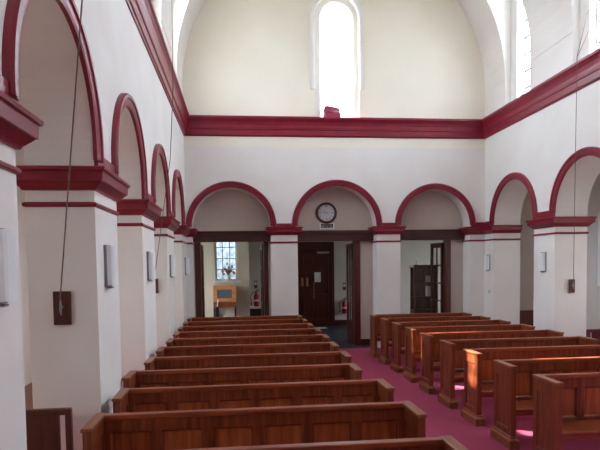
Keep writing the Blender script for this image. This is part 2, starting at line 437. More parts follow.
# capitals and string lines
cap = [(0, ZS-.27), (.025, ZS-.265), (.035, ZS-.24), (.05, ZS-.225), (.085, ZS-.185), (.10, ZS-.165), (.115, ZS-.16), (.12, ZS-.055),
       (.14, ZS-.045), (.145, ZS-.012), (.135, ZS), (0, ZS)]
cap = [(o*.86, z) for o, z in cap]
line = [(0, ZS-.415), (.015, ZS-.41), (.022, ZS-.40), (.022, ZS-.385), (.015, ZS-.375), (0, ZS-.37)]
def cap_set(path, closed, where, band, lift=0.0):
    sq = [(o, ZS-.27+lift+(z-ZS+.27)*.73) for o, z in cap]; zt = sq[-1][1]
    mb = MB(); mb.rings(mitre(path, sq, closed), loop=closed)
    for b in band:                                              # flat block between the arch feet, on the capital
        mb.box(*b)
        x0, x1, y0, y1 = b[:4]
        if x1-x0 < y1-y0: mb.box(x0, x1, y0-.1, min(y1+.1, D), zt-.01, ZS)
        else: mb.box(x0-.1, min(x1+.1, XR), y0, y1, zt-.01, ZS)
    trim(mb, 'crimson moulded capital on the ' + where, 'capital')
    mb = MB(); mb.rings(mitre(path, line, closed), loop=closed)
    trim(mb, 'thin crimson line round the ' + where, 'moulding')
def rect(x0, x1, y0, y1): return [(x0, y0), (x0, y1), (x1, y1), (x1, y0)]      # clockwise: outside lies to the left
lp = [(.0-.1, .92), (2.53, 3.40), (5.15, 6.05), (7.56, 8.6), (10.07, 11.13)]
names = ['left pier beside the altar', 'nearest left pier, cut off by the photo edge', 'left pier with the cord box', 'third left pier from the near edge', 'fourth left pier from the near edge']
for (a, b), nm in zip(lp, names):
    cap_set(rect(XL-TL, XL, a, b), True, nm, [(XL, XL+.035, a+.13, b-.13, ZS, ZS+.07)])
rp = [(2.43, 3.23), (5.11, 5.92), (7.8, 8.6), (10.49, 11.29)]
names = ['right pier beside the altar', 'second right pier from the altar', 'third right pier from the altar', 'nearest right pier in view, with the cord block']
for (a, b), nm in zip(rp, names):
    cap_set(rect(XR, XR+TR, a, b), True, nm, [(XR-.035, XR, a+.1, b-.1, ZS, ZS+.07)])
cap_set(rect(.78, 1.43, D, D+TB), True, 'back pier between left and middle arches', [(.92, 1.29, D-.035, D, ZS, ZS+.07)], .055)
cap_set(rect(3.43, 4.03, D, D+TB), True, 'back pier between middle and right arches', [(3.55, 3.91, D-.035, D, ZS, ZS+.07)], .055)
cap_set([(-1.14, D+TB), (-1.14, D), (XL, D), (XL, 12.66), (XL-TL, 12.66)][::1][::-1][::-1], False, 'left corner pier by the back wall', [(XL, XL+.035, 12.8, D, ZS, ZS+.07)], .03)
cap_set([(XR+TR, 13.17), (XR, 13.17), (XR, D), (5.86, D), (5.86, D+TB)], False, 'right corner pier by the back wall', [(XR-.035, XR, 13.28, D, ZS, ZS+.07), (5.98, XR, D-.035, D, ZS, ZS+.07)], .03)

# arch mouldings
def arch_moulding(a, b, mp, w, label, wide=0, up=0):
    if wide and b-a > 1.7: wide, up = wide*.3, up*.75
    c, r = (a+b)/2, (b-a)/2+wide
    prof = [(-.012, 0), (-.012, .035), (.02, .045), (w*.55, .05), (w*.62, .065), (w*.9, .065), (w, .045), (w, 0)]
    rings = []
    n = 40
    if up: rings.append([mp(c+r+q, ZS, t) for q, t in prof])
    for i in range(n+1):
        an = PI*i/n; cu, su = math.cos(an), math.sin(an)
        rings.append([mp(c+(r+q)*cu, ZS+up+(r+q)*su, t) for q, t in prof])
    if up: rings.append([mp(c-r-q, ZS, t) for q, t in prof])
    trim(MB().rings(rings), label, 'arch moulding')
AN = ['behind the camera', 'beside the altar', 'nearest in view', 'second in view', 'third in view', 'fourth in view, by the corner']
for (a, b), nm in zip(L_OPEN, AN):
    arch_moulding(a, b, lambda u, v, t: (XL+t, u, v), .13, 'crimson moulding round the left arch ' + nm, AWIDE, AUP)
AN = ['beside the altar', 'second from the altar', 'third from the altar', 'nearest in view', 'by the far corner']
for (a, b), nm in zip(R_OPEN, AN):
    arch_moulding(a, b, lambda u, v, t: (XR-t, u, v), .14, 'crimson moulding round the right arch ' + nm)
for (a, b), nm in zip(B_OPEN, ('left arch of the back wall', 'middle back arch above the clock', 'right arch of the back wall')):
    arch_moulding(a, b, lambda u, v, t: (u, D-t, v), .135, 'crimson moulding round the ' + nm)

# dark timber lintels and door frames in the back openings
for (a, b, fl, fr), nm in zip(((-1.14, .78, (-1.11, -.97), (.61, .72)), (1.43, 3.43, (1.36, 1.46), (2.94, 3.09)), (4.03, 5.86, (3.96, 4.08), (5.40, 5.52))), ('left', 'middle', 'right')):
    trim(MB().box(a+.002, b-.002, YI-.12, YI, ZL, ZL+.2).box(a+.002, b-.002, YI-.15, YI, ZL+.2, ZL+.265), 'dark timber lintel across the %s back arch' % nm, 'lintel', M['dark_x'])
    for f, sd in ((fl, 'left'), (fr, 'right')):
        trim(MB().box(f[0], f[1], YI-.03, YI+.2, 0, ZL), 'dark timber %s post of the %s lobby doorway' % (sd, nm), 'door frame', M['dark_z'])
trim(MB().box(3.09, 3.43, YI-.03, YI, 0, .17), 'dark skirting beside the middle lobby doorway', 'baseboard', M['dark_x'])

# ------------------------------------------------------------------ entrance lobby behind the arches
YN = 19.05
WIN = (-.76, -.08, 1.66, 3.05)
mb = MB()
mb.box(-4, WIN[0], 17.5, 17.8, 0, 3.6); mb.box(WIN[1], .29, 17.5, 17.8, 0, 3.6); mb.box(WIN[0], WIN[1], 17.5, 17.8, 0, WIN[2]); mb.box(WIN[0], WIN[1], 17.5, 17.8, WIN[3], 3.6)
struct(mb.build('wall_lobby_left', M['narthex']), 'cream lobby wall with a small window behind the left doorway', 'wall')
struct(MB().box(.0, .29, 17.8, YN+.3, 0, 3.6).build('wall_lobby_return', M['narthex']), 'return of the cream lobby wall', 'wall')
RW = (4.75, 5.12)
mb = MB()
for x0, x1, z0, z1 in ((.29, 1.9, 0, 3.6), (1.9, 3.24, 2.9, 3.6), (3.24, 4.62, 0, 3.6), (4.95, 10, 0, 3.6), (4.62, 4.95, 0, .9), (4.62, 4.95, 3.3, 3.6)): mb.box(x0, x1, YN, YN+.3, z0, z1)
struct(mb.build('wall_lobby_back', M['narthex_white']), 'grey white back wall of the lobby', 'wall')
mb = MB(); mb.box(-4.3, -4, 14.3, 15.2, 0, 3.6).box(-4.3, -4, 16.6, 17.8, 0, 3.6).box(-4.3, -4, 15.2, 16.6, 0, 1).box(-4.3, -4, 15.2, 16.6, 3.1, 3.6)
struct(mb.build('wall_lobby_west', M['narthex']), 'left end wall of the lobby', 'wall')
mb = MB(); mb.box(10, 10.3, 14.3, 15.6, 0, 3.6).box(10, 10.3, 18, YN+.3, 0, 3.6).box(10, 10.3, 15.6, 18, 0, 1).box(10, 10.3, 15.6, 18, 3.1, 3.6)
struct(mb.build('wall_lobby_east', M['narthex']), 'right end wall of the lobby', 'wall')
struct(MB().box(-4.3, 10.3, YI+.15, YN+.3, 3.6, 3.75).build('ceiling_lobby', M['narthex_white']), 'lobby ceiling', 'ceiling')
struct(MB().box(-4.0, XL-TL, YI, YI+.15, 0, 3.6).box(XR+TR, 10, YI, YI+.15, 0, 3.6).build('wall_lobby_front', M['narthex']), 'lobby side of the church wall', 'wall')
w = window('y', 17.62, WIN[0], WIN[1], WIN[2], WIN[3], 'small paned lobby window seen through the left doorway', cols=3, rows=4, glass='glass_pattern', bar=.022, frame=.05)
MB().box(-.42, .44, -.22, -.03, -.045, .0).build('window_sill', M['white_paint'], w)
portal(((WIN[0]+WIN[1])/2, 17.75, (WIN[2]+WIN[3])/2), .68, 1.4, (0, -1, 0))
window('y', YN+.15, 4.62, 4.95, .9, 3.3, 'narrow bright lobby window behind the display cabinet', cols=1, rows=4, glass='glass_dim')
portal((4.785, YN+.25, 2.1), .33, 2.4, (0, -1, 0))
window('x', -4.15, 15.2, 16.6, 1, 3.1, 'unseen lobby window added in its left end wall', cols=2, rows=3); portal((-4.25, 15.9, 2.05), 1.4, 2.1, (1, 0, 0))  # out of view, added to bring daylight into the lobby
window('x', 10.15, 15.6, 18, 1, 3.1, 'unseen lobby window added in its right end wall', cols=3, rows=3, glass='glass_dim'); portal((10.25, 16.8, 2.05), 2.4, 2.1, (-1, 0, 0))  # out of view as well, added to brighten the lobby's right part
trim(MB().box(3.24, 10, YN-.03, YN, 0, .19), 'dark skirting along the lobby back wall', 'baseboard', M['dark_x'])

# main entrance door (two dark panelled leaves, one wide and one narrow in view)
d = empty('door_1', (2.57, YN-.02, 0)); struct(d, 'dark panelled double entrance door behind the middle doorway', 'door')
MB().box(-.67, -.60, -.06, .12, 0, 2.9).box(.60, .67, -.06, .12, 0, 2.9).box(-.6, .6, -.06, .12, 2.62, 2.9).build('door_frame', M['dark_z'], d)
def leaf(x0, x1, nm):
    mb = MB(); w = x1-x0; st = min(.12, w*.2)
    mb.box(x0, x1, .0, .03, .01, 2.61)
    mb.box(x0, x0+st, -.03, .0, .01, 2.61).box(x1-st, x1, -.03, .0, .01, 2.61)
    for z0, z1 in ((.01, .26), (.95, 1.12), (2.44, 2.61)): mb.box(x0+st, x1-st, -.03, .0, z0, z1)
    n = 4 if w > .5 else 1
    for i in range(1, n):
        u = x0+st+(w-2*st)*i/n; mb.box(u-.03, u+.03, -.025, 0, .26, .95)
    return mb.build('door_leaf', M['dark_z'], d)
leaf(-.6, -.335, 'a'); leaf(-.335, .6, 'b')
MB().box(-.66, .66, .035, .06, 0, 2.9).build('light_stop_board', M['dark_z'], d)  # board added behind the leaves so no sky light leaks through gaps
for x in (-.44, -.27):
    MB().box(x-.035, x+.035, -.055, -.03, 1.38, 1.68, .01).tube([(x, -.05, 1.42), (x, -.09, 1.45), (x, -.09, 1.61), (x, -.05, 1.64)], .012).build('pull_handle', M['brass'], d)
MB().box(-.02, .2, -.045, -.03, 1.52, 1.86).build('notice', M['paper'], d)['label'] = 'pale paper notice on the door'
MB().box(-.05, -.035, -.045, -.03, .95, 1.5).build('push_bar', M['chrome'], d)
MB().box(.08, .5, -.09, -.03, 2.5, 2.57, .01).build('door_closer', M['chrome'], d)

# glazed lobby door leaves, standing open into the lobby
def glazed_leaf(name, hinge, ang, w, label):
    r = empty(name, (hinge[0], hinge[1], 0), ang); struct(r, label, 'door')
    mb = MB(); h = 2.66; st = .11
    mb.box(0, st, -.02, .02, .01, h).box(w-st, w, -.02, .02, .01, h).box(st, w-st, -.02, .02, .01, .62).box(st, w-st, -.02, .02, h-.13, h)
    u = w/2; mb.box(u-.02, u+.02, -.015, .015, .62, h-.13)
    for i in range(1, 4):
        z = .62+(h-.75)*i/4; mb.box(st, w-st, -.0145, .0145, z-.02, z+.02)
    mb.build('door_leaf', M['dark_z'], r)
    mb = MB(); mb.box(st, w-st, -.003, .003, .62, h-.13); mb.build('glass', M['pane'], r)
    mb = MB()
    for sgn in (-1, 1): mb.tube([(w-.06, sgn*.02, 1.1), (w-.06, sgn*.05, 1.1), (w-.17, sgn*.055, 1.1)], .009)
    mb.build('door_handle', M['chrome'], r)
    return r
glazed_leaf('door_2', (-.95, YI+.22), math.radians(92), .78, 'dark glazed door folded open at the left side of the left doorway')
glazed_leaf('door_3', (.59, YI+.22), math.radians(91), .78, 'dark glazed door folded open at the right side of the left doorway')
glazed_leaf('door_4', (2.95, YI+.22), math.radians(90), .80, 'dark glazed door folded open in the middle doorway')
glazed_leaf('door_5', (5.40, YI+.22), math.radians(97), .70, 'dark glazed door standing half open behind the right doorway')

# ------------------------------------------------------------------ pews
def make_pew(L, npan, left_block, root=None):
    """origin: on the floor, mid length, rear face of the back; the seat faces -y"""
    r = empty('pew'); H = .945; dp = .42; t = .06; x0, x1 = -L/2, L/2
    # back: frame with sunk panels
    mb = MB()
    a, b = x0+t, x1-t
    zb, zt = .40, H-.045
    mb.box(a, b, -.044, -.026, zt-.10, zt); mb.box(a, b, -.044, -.026, zb, zb+.09)
    pw = (b-a)/npan; sw = .085
    for i in range(npan+1):
        u = a+pw*i; u0 = max(a, u-sw/2); u1 = min(b, u+sw/2)
        if i == 0: u1 = a+.05
        if i == npan: u0 = b-.05
        mb.box(u0, u1, -.044, -.026, zb+.09, zt-.10)
        mb.box(u0, u1, -.006, .010, zb+.09, zt-.10)
    mb.box(a, b, -.006, .010, zt-.10, zt).box(a, b, -.006, .010, zb, zb+.09)
    # bevelled bead round every panel
    for i in range(npan):
        u0 = a+pw*i+(sw/2 if i else .05); u1 = a+pw*(i+1)-(sw/2 if i < npan-1 else .05)
        z0, z1 = zb+.09, zt-.10
        o = [(u0, z0), (u1, z0), (u1, z1), (u0, z1)]; k = .014
        inn = [(u0+k, z0+k), (u1-k, z0+k), (u1-k, z1-k), (u0+k, z1-k)]
        mb.rings([[(u, -.040, v) for u, v in o], [(u, -.0262, v) for u, v in inn]], caps=False)
    mb.build('back_frame', M['wood_z'], r)
    MB().box(a, b, -.026, -.006, zb, zt).build('back_panel', M['wood_panel'], r)
    MB().box(a, b, -.058, .014, H-.045, H-.003, .008).build('top_rail', M['wood_x'], r)
    # seat
    MB().box(a, b, -dp+.005, -.03, .425, .45, .008).build('seat', M['wood_x'], r)
    MB().box(a, b, -dp+.05, -.325, .36, .425).build('seat_rail', M['wood_x'], r)
    # ends
    for s in (-1, 1):
        xa = x0 if s < 0 else x1-t
        fo = xa if s < 0 else xa+t                              # outer face
        mb = MB()
        mb.box(xa+.012, xa+t-.012, -dp+.01, .004, .02, H-.03)
        for (ya, yb, z0, z1) in ((-dp, -dp+.065, .02, H-.03), (-.055, .012, .02, H-.03), (-dp+.065, -.055, H-.15, H-.03), (-dp+.065, -.055, .02, .21)):
            mb.box(xa, xa+t, ya, yb, z0, z1)
        # bead round the sunk panel of the outer face
        y0_, y1_, z0_, z1_ = -dp+.065, -.055, .21, H-.15; k = .014
        fi = xa+.0118 if s < 0 else xa+t-.0118
        mb.rings([[(fo-s*.004, y, z) for y, z in ((y0_, z0_), (y1_, z0_), (y1_, z1_), (y0_, z1_))],
                  [(fi, y, z) for y, z in ((y0_+k, z0_+k), (y1_-k, z0_+k), (y1_-k, z1_-k), (y0_+k, z1_-k))]], caps=False)
        e = mb.build('pew_end', M['wood_z'], r)
        MB().box(xa-.012, xa+t+.012, -dp-.012, .02, H-.03, H, .008).build('end_cap', M['wood_y'], e)
        mb = MB()
        plan = rect(xa, xa+t, -dp, .012)
        pr = [(0, 0), (.03, 0), (.03, .09), (.022, .105), (.012, .115), (.008, .135), (0, .14)]
        mb.rings(mitre(plan, pr, True), loop=True); mb.build('plinth', M['wood_y'], e)
    return r
ORD = ['nearest the camera', 'second nearest the camera', 'third nearest the camera', 'fourth from the camera', 'fifth from the camera', 'sixth from the camera', 'fifth from the back wall', 'fourth from the back wall', 'third from the back wall', 'second from the back wall', 'closest to the back wall']
# left block
pl = make_pew(2.573, 6, True)
for k in range(11):
    o = pl if k == 0 else dup(pl)
    x = .105; dx = {2: .03, 3: -.07, 1: .02, 6: .02, 7: .02}.get(k, 0)
    o.location = (x+dx, 3.62+.9333*k-(.05 if k == 0 else 0), 0)
    tag(o, 'panelled brown wooden pew of the left block, ' + ORD[k], 'pew', 'pews of the left block')
ORD2 = ['nearest the camera', 'second nearest the camera', 'third nearest the camera', 'fourth from the camera', 'fifth from the camera', 'fourth from the back wall', 'third from the back wall', 'second from the back wall', 'closest to the back wall']
pr_ = make_pew(2.28, 5, False)
for k in range(9):
    o = pr_ if k == 0 else dup(pr_)
    o.location = (3.015+1.14+{8: -.02, 7: .0}.get(k, 0), 5.43+.9018*k, 0)
    tag(o, 'panelled brown wooden pew right of the aisle, ' + ORD2[k], 'pew', 'pews of the right block')

# ------------------------------------------------------------------ wall sconces
def make_sconce():
    r = empty('wall_sconce')                                     # faces +x, centre at origin
    MB().box(0, .028, -.098, .098, -.20, .20, .006).build('back_plate', M['sconce_back'], r)
    mb = MB(); prof = []
    n = 10
    for i in range(n+1):
        a = -PI/2+PI*i/n; prof.append((.028+.075*math.cos(a)**.6 if abs(math.cos(a)) > 1e-6 else .028, .092*math.sin(a)))
    mb.prism(prof, lambda u, v, t: (u, v, t), -.185, .185); mb.build('diffuser', M['diffuser'], r)
    MB().box(.0, .06, -.03, .03, -.215, -.20, .004).build('finial', M['chrome'], r)
    return r
s0 = make_sconce()
SL = [(3.05, 'on the nearest left pier, at the photo edge'), (5.52, 'on the left pier with the cord box'), (7.95, 'on the third left pier from the camera'), (10.45, 'on the fourth left pier from the camera'), (13.25, 'on the left corner pier by the back wall')]
for i, (y, nm) in enumerate(SL):
    o = s0 if i == 0 else dup(s0); o.location = (XL, y, 2.13)
    tag(o, 'pale box wall light ' + nm, 'wall light', 'pale wall lights on the piers')
for y, nm in ((10.89, 'on the right pier with the cord block'), (13.46, 'on the right corner pier by the back wall')):
    o = dup(s0); o.location = (XR, y, 2.11); o.rotation_euler.z = PI
    tag(o, 'pale box wall light ' + nm, 'wall light', 'pale wall lights on the piers')
o = MB().lathe([(.0, 0), (.055, 0), (.055, -.02), (.045, -.035), (0, -.04)], (0, 0, 0), 'x', 20).build('wall_sensor', M['white_paint'])
o.location = (XR, 13.42, 1.40); tag(o, 'small round white sensor below the far right wall light', 'sensor')

# ------------------------------------------------------------------ sash cords and their blocks
def cleat(name, loc, w, h, label):
    r = empty(name, loc); tag(r, label, 'cord block')
    MB().box(-w/2, w/2, -.035, 0, -h/2, h/2, .006).build('backboard', M['dark_z' if w > .13 else 'darkbrown'], r)
    MB().tube([(0, -.03, .01), (0, -.065, .01)], .012).tube([(0, -.065, -.06), (0, -.07, .0), (0, -.065, .075)], [.006, .012, .006]).build('cleat_hook', M['chrome'], r)
    return r
def cord(pts, label, strands=((0, 0),)):
    mb = MB()
    for dx, dy in strands:
        q = [Vector(p) for p in pts]
        if dx or dy: q = [v+Vector((dx, dy, 0))*math.sin(PI*i/(len(q)-1)) for i, v in enumerate(q)]
        mb.tube(q, .006, 6)
    o = mb.build('sash_cord', M['cord']); return tag(o, label, 'cord')
cleat('cord_block', (-1.575, 5.15, 1.76), .15, .30, 'dark wooden cord block on the left pier facing the camera')
cord([(-1.575, 5.07, 1.83), (-1.55, 5.03, 1.95), (-1.10, 4.28, 4.05), (-.74, 3.68, 5.73), (-1.55, 4.25, 7.0)], 'long cord hanging in front of the nearest left arch')
cleat('cord_block', (-1.50, 10.07, 1.78), .12, .26, 'dark cord block on the fourth left pier, nearly hidden')
cord([(-1.50, 9.99, 1.86), (-1.48, 9.97, 2.0), (-1.16, 9.93, 4.0), (-1.08, 9.90, 5.2), (-1.05, 9.88, 7.6)], 'thin cord hanging before the third left arch')
cleat('cord_block', (6.60, 10.49, 1.62), .12, .27, 'brown wooden cord block on the near right pier')
cord([(6.60, 10.41, 1.69), (6.59, 10.40, 1.85), (5.85, 9.20, 5.32), (5.80, 9.12, 5.60), (6.52, 9.85, 6.91)], 'long cord hanging before the near right pier')
cord([(5.815, 9.13, 5.61), (6.52, 9.69, 6.58)], 'short slanting cord above the right cornice')

# ------------------------------------------------------------------ clock and number board
r = empty('wall_clock', (2.225, YI, 3.435)); tag(r, 'round dark-rimmed wall clock above the middle doorway', 'clock')
MB().lathe([(.0, 0), (.265, 0), (.275, -.03), (.262, -.06), (.215, -.065), (.205, -.035), (.0, -.035)], (0, 0, 0), 'y', 40).build('rim', M['dark_x'], r, True)
MB().lathe([(0, -.034), (.206, -.034), (.206, -.040), (0, -.040)], (0, 0, 0), 'y', 40).build('clock_face', M['face'], r)
mb = MB()
for h in range(12):
    a = PI/2-h*PI/6; l = .05 if h % 3 == 0 else .035; wd = .011 if h % 3 else .018
    ca, sa = math.cos(a), math.sin(a)
    for off in ((-.016, .016) if h in (0,) else (0,)):
        p = [((.19-l)*ca-(wd/2)*sa+off*sa, (.19-l)*sa+(wd/2)*ca-off*ca), (.19*ca-(wd/2)*sa+off*sa, .19*sa+(wd/2)*ca-off*ca), (.19*ca+(wd/2)*sa+off*sa, .19*sa-(wd/2)*ca-off*ca), ((.19-l)*ca+(wd/2)*sa+off*sa, (.19-l)*sa-(wd/2)*ca-off*ca)]
        mb.prism(p, lambda u, v, t: (u, t, v), -.0425, -.040)
mb.build('hour_marks', M['black'], r)
def hand(ang, l, wd, y):
    ca, sa = math.cos(ang), math.sin(ang)
    return MB().prism([(-.03*ca-wd*sa, -.03*sa+wd*ca), (l*ca-wd*.4*sa, l*sa+wd*.4*ca), (l*ca+wd*.4*sa, l*sa-wd*.4*ca), (-.03*ca+wd*sa, -.03*sa-wd*ca)], lambda u, v, t: (u, t, v), y-.003, y)
hand(math.radians(174), .11, .008, -.0435).build('hour_hand', M['screen'], r)
hand(math.radians(150), .15, .006, -.048).build('minute_hand', M['screen'], r)

r = empty('number_board', (2.24, YI, 3.02)); tag(r, 'small pale-framed number board with three dark cards below the clock', 'number board')
MB().box(-.19, .19, -.03, 0, 0, .16, .006).build('frame', M['white_paint'], r)
def text_mesh(s, size, name, m, parent, loc):
    cu = bpy.data.curves.new(name, 'FONT'); cu.body = s; cu.size = size; cu.align_x = 'CENTER'; cu.extrude = .001
    t = bpy.data.objects.new(name, cu); C.objects.link(t)
    dg = bpy.context.evaluated_depsgraph_get(); me = bpy.data.meshes.new_from_object(t.evaluated_get(dg))
    C.objects.unlink(t); bpy.data.objects.remove(t)
    me.materials.clear(); me.materials.append(m)
    me.transform(Matrix.Translation(loc) @ Matrix.Rotation(PI/2, 4, 'X'))
    o = bpy.data.objects.new(name, me); C.objects.link(o); o.parent = parent
    return o
for i, ch in enumerate('410'):
    x = -.105+.105*i
    c = MB().box(x-.05, x+.05, -.036, -.03, .035, .135).build('number_card', M['card'], r)
    text_mesh(ch, .10, 'digit', M['digit'], c, (x, -.0375, .043))

# ------------------------------------------------------------------ lobby things
# oak writing cabinet under the window
r = empty('writing_cabinet', (-.475, 17.26, 0)); tag(r, 'light oak cabinet on legs with a grey panel under the lobby window', 'cabinet')
mb = MB(); w = .345
mb.box(-w, w, -.16, .2, 1.03, 1.52, .01); mb.box(-w, w, -.18, -.16, 1.40, 1.52).box(-w, w, -.18, -.16, 1.03, 1.13).box(-w, -.22, -.18, -.16, 1.13, 1.40).box(.22, w, -.18, -.16, 1.13, 1.40)
mb.build('cabinet_top', M['oak'], r)
MB().box(-.22, .22, -.166, -.161, 1.13, 1.40).build('panel', M['screen'], r)['label'] = 'grey framed panel'
MB().box(-w, w, -.2, .2, .86, 1.03, .008).build('drawer', M['oak_dark'], r)
for sx in (-1, 1):
    for sy in (-1, 1):
        MB().box(sx*w-.055*(sx > 0), sx*w+.055*(sx < 0), sy*.19-.05*(sy > 0), sy*.19+.05*(sy < 0), 0, .86).build('leg', M['darkbrown'], r)
MB().box(-w+.06, w-.06, -.14, .14, .3, .33).build('shelf', M['oak_dark'], r)
o = MB().box(-.16, .2, -.13, .12, 0, .12, .01).build('paper_stack', M['paper']); o.location = (-.45, 17.26, .33)
tag(o, 'stack of white paper on the lower shelf of the oak cabinet', 'paper')
# strap with a pale tag hanging on the left of the cabinet
r = empty('hanging_bag', (-.70, 17.04, .50)); tag(r, 'black bag hanging by a pale strap on the oak cabinet', 'bag')
MB().tube([(.02, 0, .60), (.02, -.01, .56), (.0, -.015, .43), (.0, -.015, .38)], .016).build('strap', M['paper'], r)['label'] = 'pale strap'
MB().rings([[(x*k, y*k-.015, z) for x, y in ((-.05, -.02), (.05, -.02), (.05, .02), (-.05, .02))] for z, k in ((.40, .5), (.33, .9), (.15, 1.15), (.02, 1.2), (0, 1))]).build('bag_body', M['black'], r)

# flowers on the sill
r = empty('flower_vase', (-.36, 17.42, WIN[2])); tag(r, 'vase of orange, brown and white flowers on the lobby window sill', 'flowers')
MB().lathe([(.0, 0), (.05, 0), (.065, .04), (.06, .1), (.035, .15), (.045, .18), (0, .18)], n=20).build('vase', M['label'], r, True)
rnd = random.Random(3)
def blossoms(name, m, n, spread, z0, z1, rr):
    mb = MB()
    for i in range(n):
        a = rnd.uniform(0, 2*PI); q = spread*math.sqrt(rnd.random()); z = rnd.uniform(z0, z1)
        x, y = q*math.cos(a), q*.28*math.sin(a)
        for k in range(6):
            b = 2*PI*k/6; tip = (x+rr*math.cos(b), y-.3*rr, z+rr*math.sin(b)); 
            sd = (x+rr*.5*math.cos(b+.5), y-.01, z+rr*.5*math.sin(b+.5)); sd2 = (x+rr*.5*math.cos(b-.5), y-.01, z+rr*.5*math.sin(b-.5))
            mb.face([mb.bm.verts.new(p) for p in ((x, y, z), sd, tip, sd2)])
            mb.face([mb.bm.verts.new(p) for p in ((x, y+.012, z), sd2, (tip[0], tip[1]+.012, tip[2]), sd)])
    mb.build(name, m, r)
blossoms('orange_flowers', M['petal_orange'], 10, .20, .20, .32, .055)
blossoms('brown_flowers', M['petal_brown'], 8, .14, .26, .42, .05)
blossoms('white_flowers', M['petal_white'], 8, .13, .34, .56, .05)
mb = MB()
for i in range(16):
    a = rnd.uniform(0, 2*PI); q = rnd.uniform(.05, .2); mb.tube([(0, 0, .15), (q*.5*math.cos(a), q*.15*math.sin(a), .27), (q*math.cos(a), q*.25*math.sin(a), rnd.uniform(.28, .52))], [.005, .004, .002], 5)
mb.build('stems', M['leaf'], r)

# fire extinguishers
def extinguisher(loc, label, k=1.0):
    r = empty('fire_extinguisher', loc); tag(r, label, 'fire extinguisher')
    MB().lathe([(0, 0), (.075, 0), (.085, .015), (.085, .34), (.07, .40), (.035, .43), (.03, .45), (0, .45)], n=24).build('cylinder_body', M['ext_red'], r, True)
    MB().lathe([(.0865, .17), (.0865, .23)], n=24).build('label_band', M['label'], r)
    mb = MB().lathe([(0, .45), (.028, .45), (.028, .50), (0, .50)], n=14)
    mb.box(-.02, .11, -.012, .012, .50, .52).box(-.02, .11, -.012, .012, .54, .555); mb.build('valve', M['black'], r)
    MB().tube([(-.02, 0, .48), (-.10, -.02, .47), (-.16, -.03, .40), (-.18, -.03, .28), (-.16, -.03, .14)], .014).tube([(-.16, -.03, .14), (-.155, -.03, .06)], [.014, .028]).build('hose', M['rubber'], r)
    return r
BX = (.50, 18.25)
r = empty('floor_box', (BX[0], BX[1], 0)); tag(r, 'black box with a pale top under the fire extinguisher', 'box')
MB().box(-.20, .20, -.2, .2, 0, .72, .012).build('box_body', M['black'], r)
MB().box(-.215, .215, -.21, .21, .72, .78, .012).build('box_lid', M['paper'], r)['label'] = 'pale lid'
extinguisher((BX[0]+.02, BX[1], .78), 'red fire extinguisher standing on the black box in the left doorway')
e2 = extinguisher((3.58, YN-.115, .42), 'red fire extinguisher on the lobby wall beside the main door')
MB().box(-.06, .06, .085, .113, .30, .44).build('wall_bracket', M['chrome'], e2)
for (x, y, z, nm) in ((.53, YN, 1.34, 'left doorway extinguisher'), (3.60, YN, 1.22, 'extinguisher beside the main door')):
    r = empty('wall_sign', (x, y, z)); tag(r, 'narrow dark sign on the wall above the ' + nm, 'sign')
    MB().box(-.05, .05, -.012, 0, 0, .26).build('sign_board', M['darkbrown'], r)
    MB().box(-.035, .035, -.014, -.012, .12, .22).build('print', M['label'], r)
o = MB().prism([(-.25, -.16), (.25, -.1), (.23, .2), (-.27, .14)], lambda u, v, t: (u, v, t), 0, .006).build('loose_paper', M['paper']); o.location = (2.62, 18.3, 0)
tag(o, 'white sheet lying on the lobby floor before the main door', 'paper')

# display cabinet behind the right doorway
r = empty('display_cabinet', (5.42, 16.0, 0)); tag(r, 'tall dark glazed display cabinet behind the right doorway', 'cabinet')
mb = MB(); W_ = .36
mb.box(-W_, W_, -.2, .2, 0, .75)
for x in (-W_, -.08, W_-.06): mb.box(x, x+.06, -.2, -.16, .75, 2.0)
mb.box(-W_, W_, .17, .2, .75, 2.0); mb.box(-W_, -W_+.03, .12, .17, .75, 2.0); mb.box(W_-.03, W_, -.16, .17, .75, 2.0)
mb.box(-W_-.02, W_+.02, -.22, .22, 2.0, 2.07)
mb.build('cabinet_case', M['dark_z'], r)
for z in (1.12, 1.52): MB().box(-W_+.03, W_-.03, -.15, .17, z, z+.02).build('shelf', M['dark_x'], r)
MB().box(-.02, W_-.06, -.18, -.175, .75, 2.0).box(-W_+.06, -.08, -.18, -.175, .75, 2.0).build('glass', M['pane'], r)
rb = random.Random(5)
for i, (x, z, h, a) in enumerate(((.06, 1.14, .30, .16), (.13, 1.14, .29, .2), (.20, 1.14, .28, .12))):
    o = MB().box(-.018, .018, -.09, .09, 0, h).build('book', M['paper' if i != 1 else 'label']); o.location = (5.42+x, 16.0-.02, z+.006); o.rotation_euler.y = a
    tag(o, 'pale book leaning on the middle shelf of the dark cabinet, %s of three' % ('leftmost', 'middle', 'rightmost')[i], 'book', 'books in the display cabinet')
for i, (x, z) in enumerate(((.12, 1.54),)):
    r2 = empty('framed_card', (5.42+x, 16.0-.05, z)); tag(r2, 'small grey framed card on the top shelf of the dark cabinet', 'picture')
    MB().box(-.1, .1, -.01, .01, 0, .22).build('frame', M['screen'], r2); MB().box(-.08, .08, -.013, -.01, .02, .20).build('card', M['face'], r2)
# ornaments: pale statuette and dark cross on the left end of the cabinet
r2 = empty('candlestick', (5.18, 15.95, 2.07)); tag(r2, 'small pale candlestick standing on top of the dark cabinet', 'candlestick')
MB().lathe([(0, 0), (.05, 0), (.05, .015), (.015, .03), (.012, .11), (.03, .13), (0, .13)], n=16).build('base', M['chrome'], r2, True)
MB().lathe([(0, .13), (.014, .13), (.014, .20), (0, .20)], n=12).build('candle', M['paper'], r2)
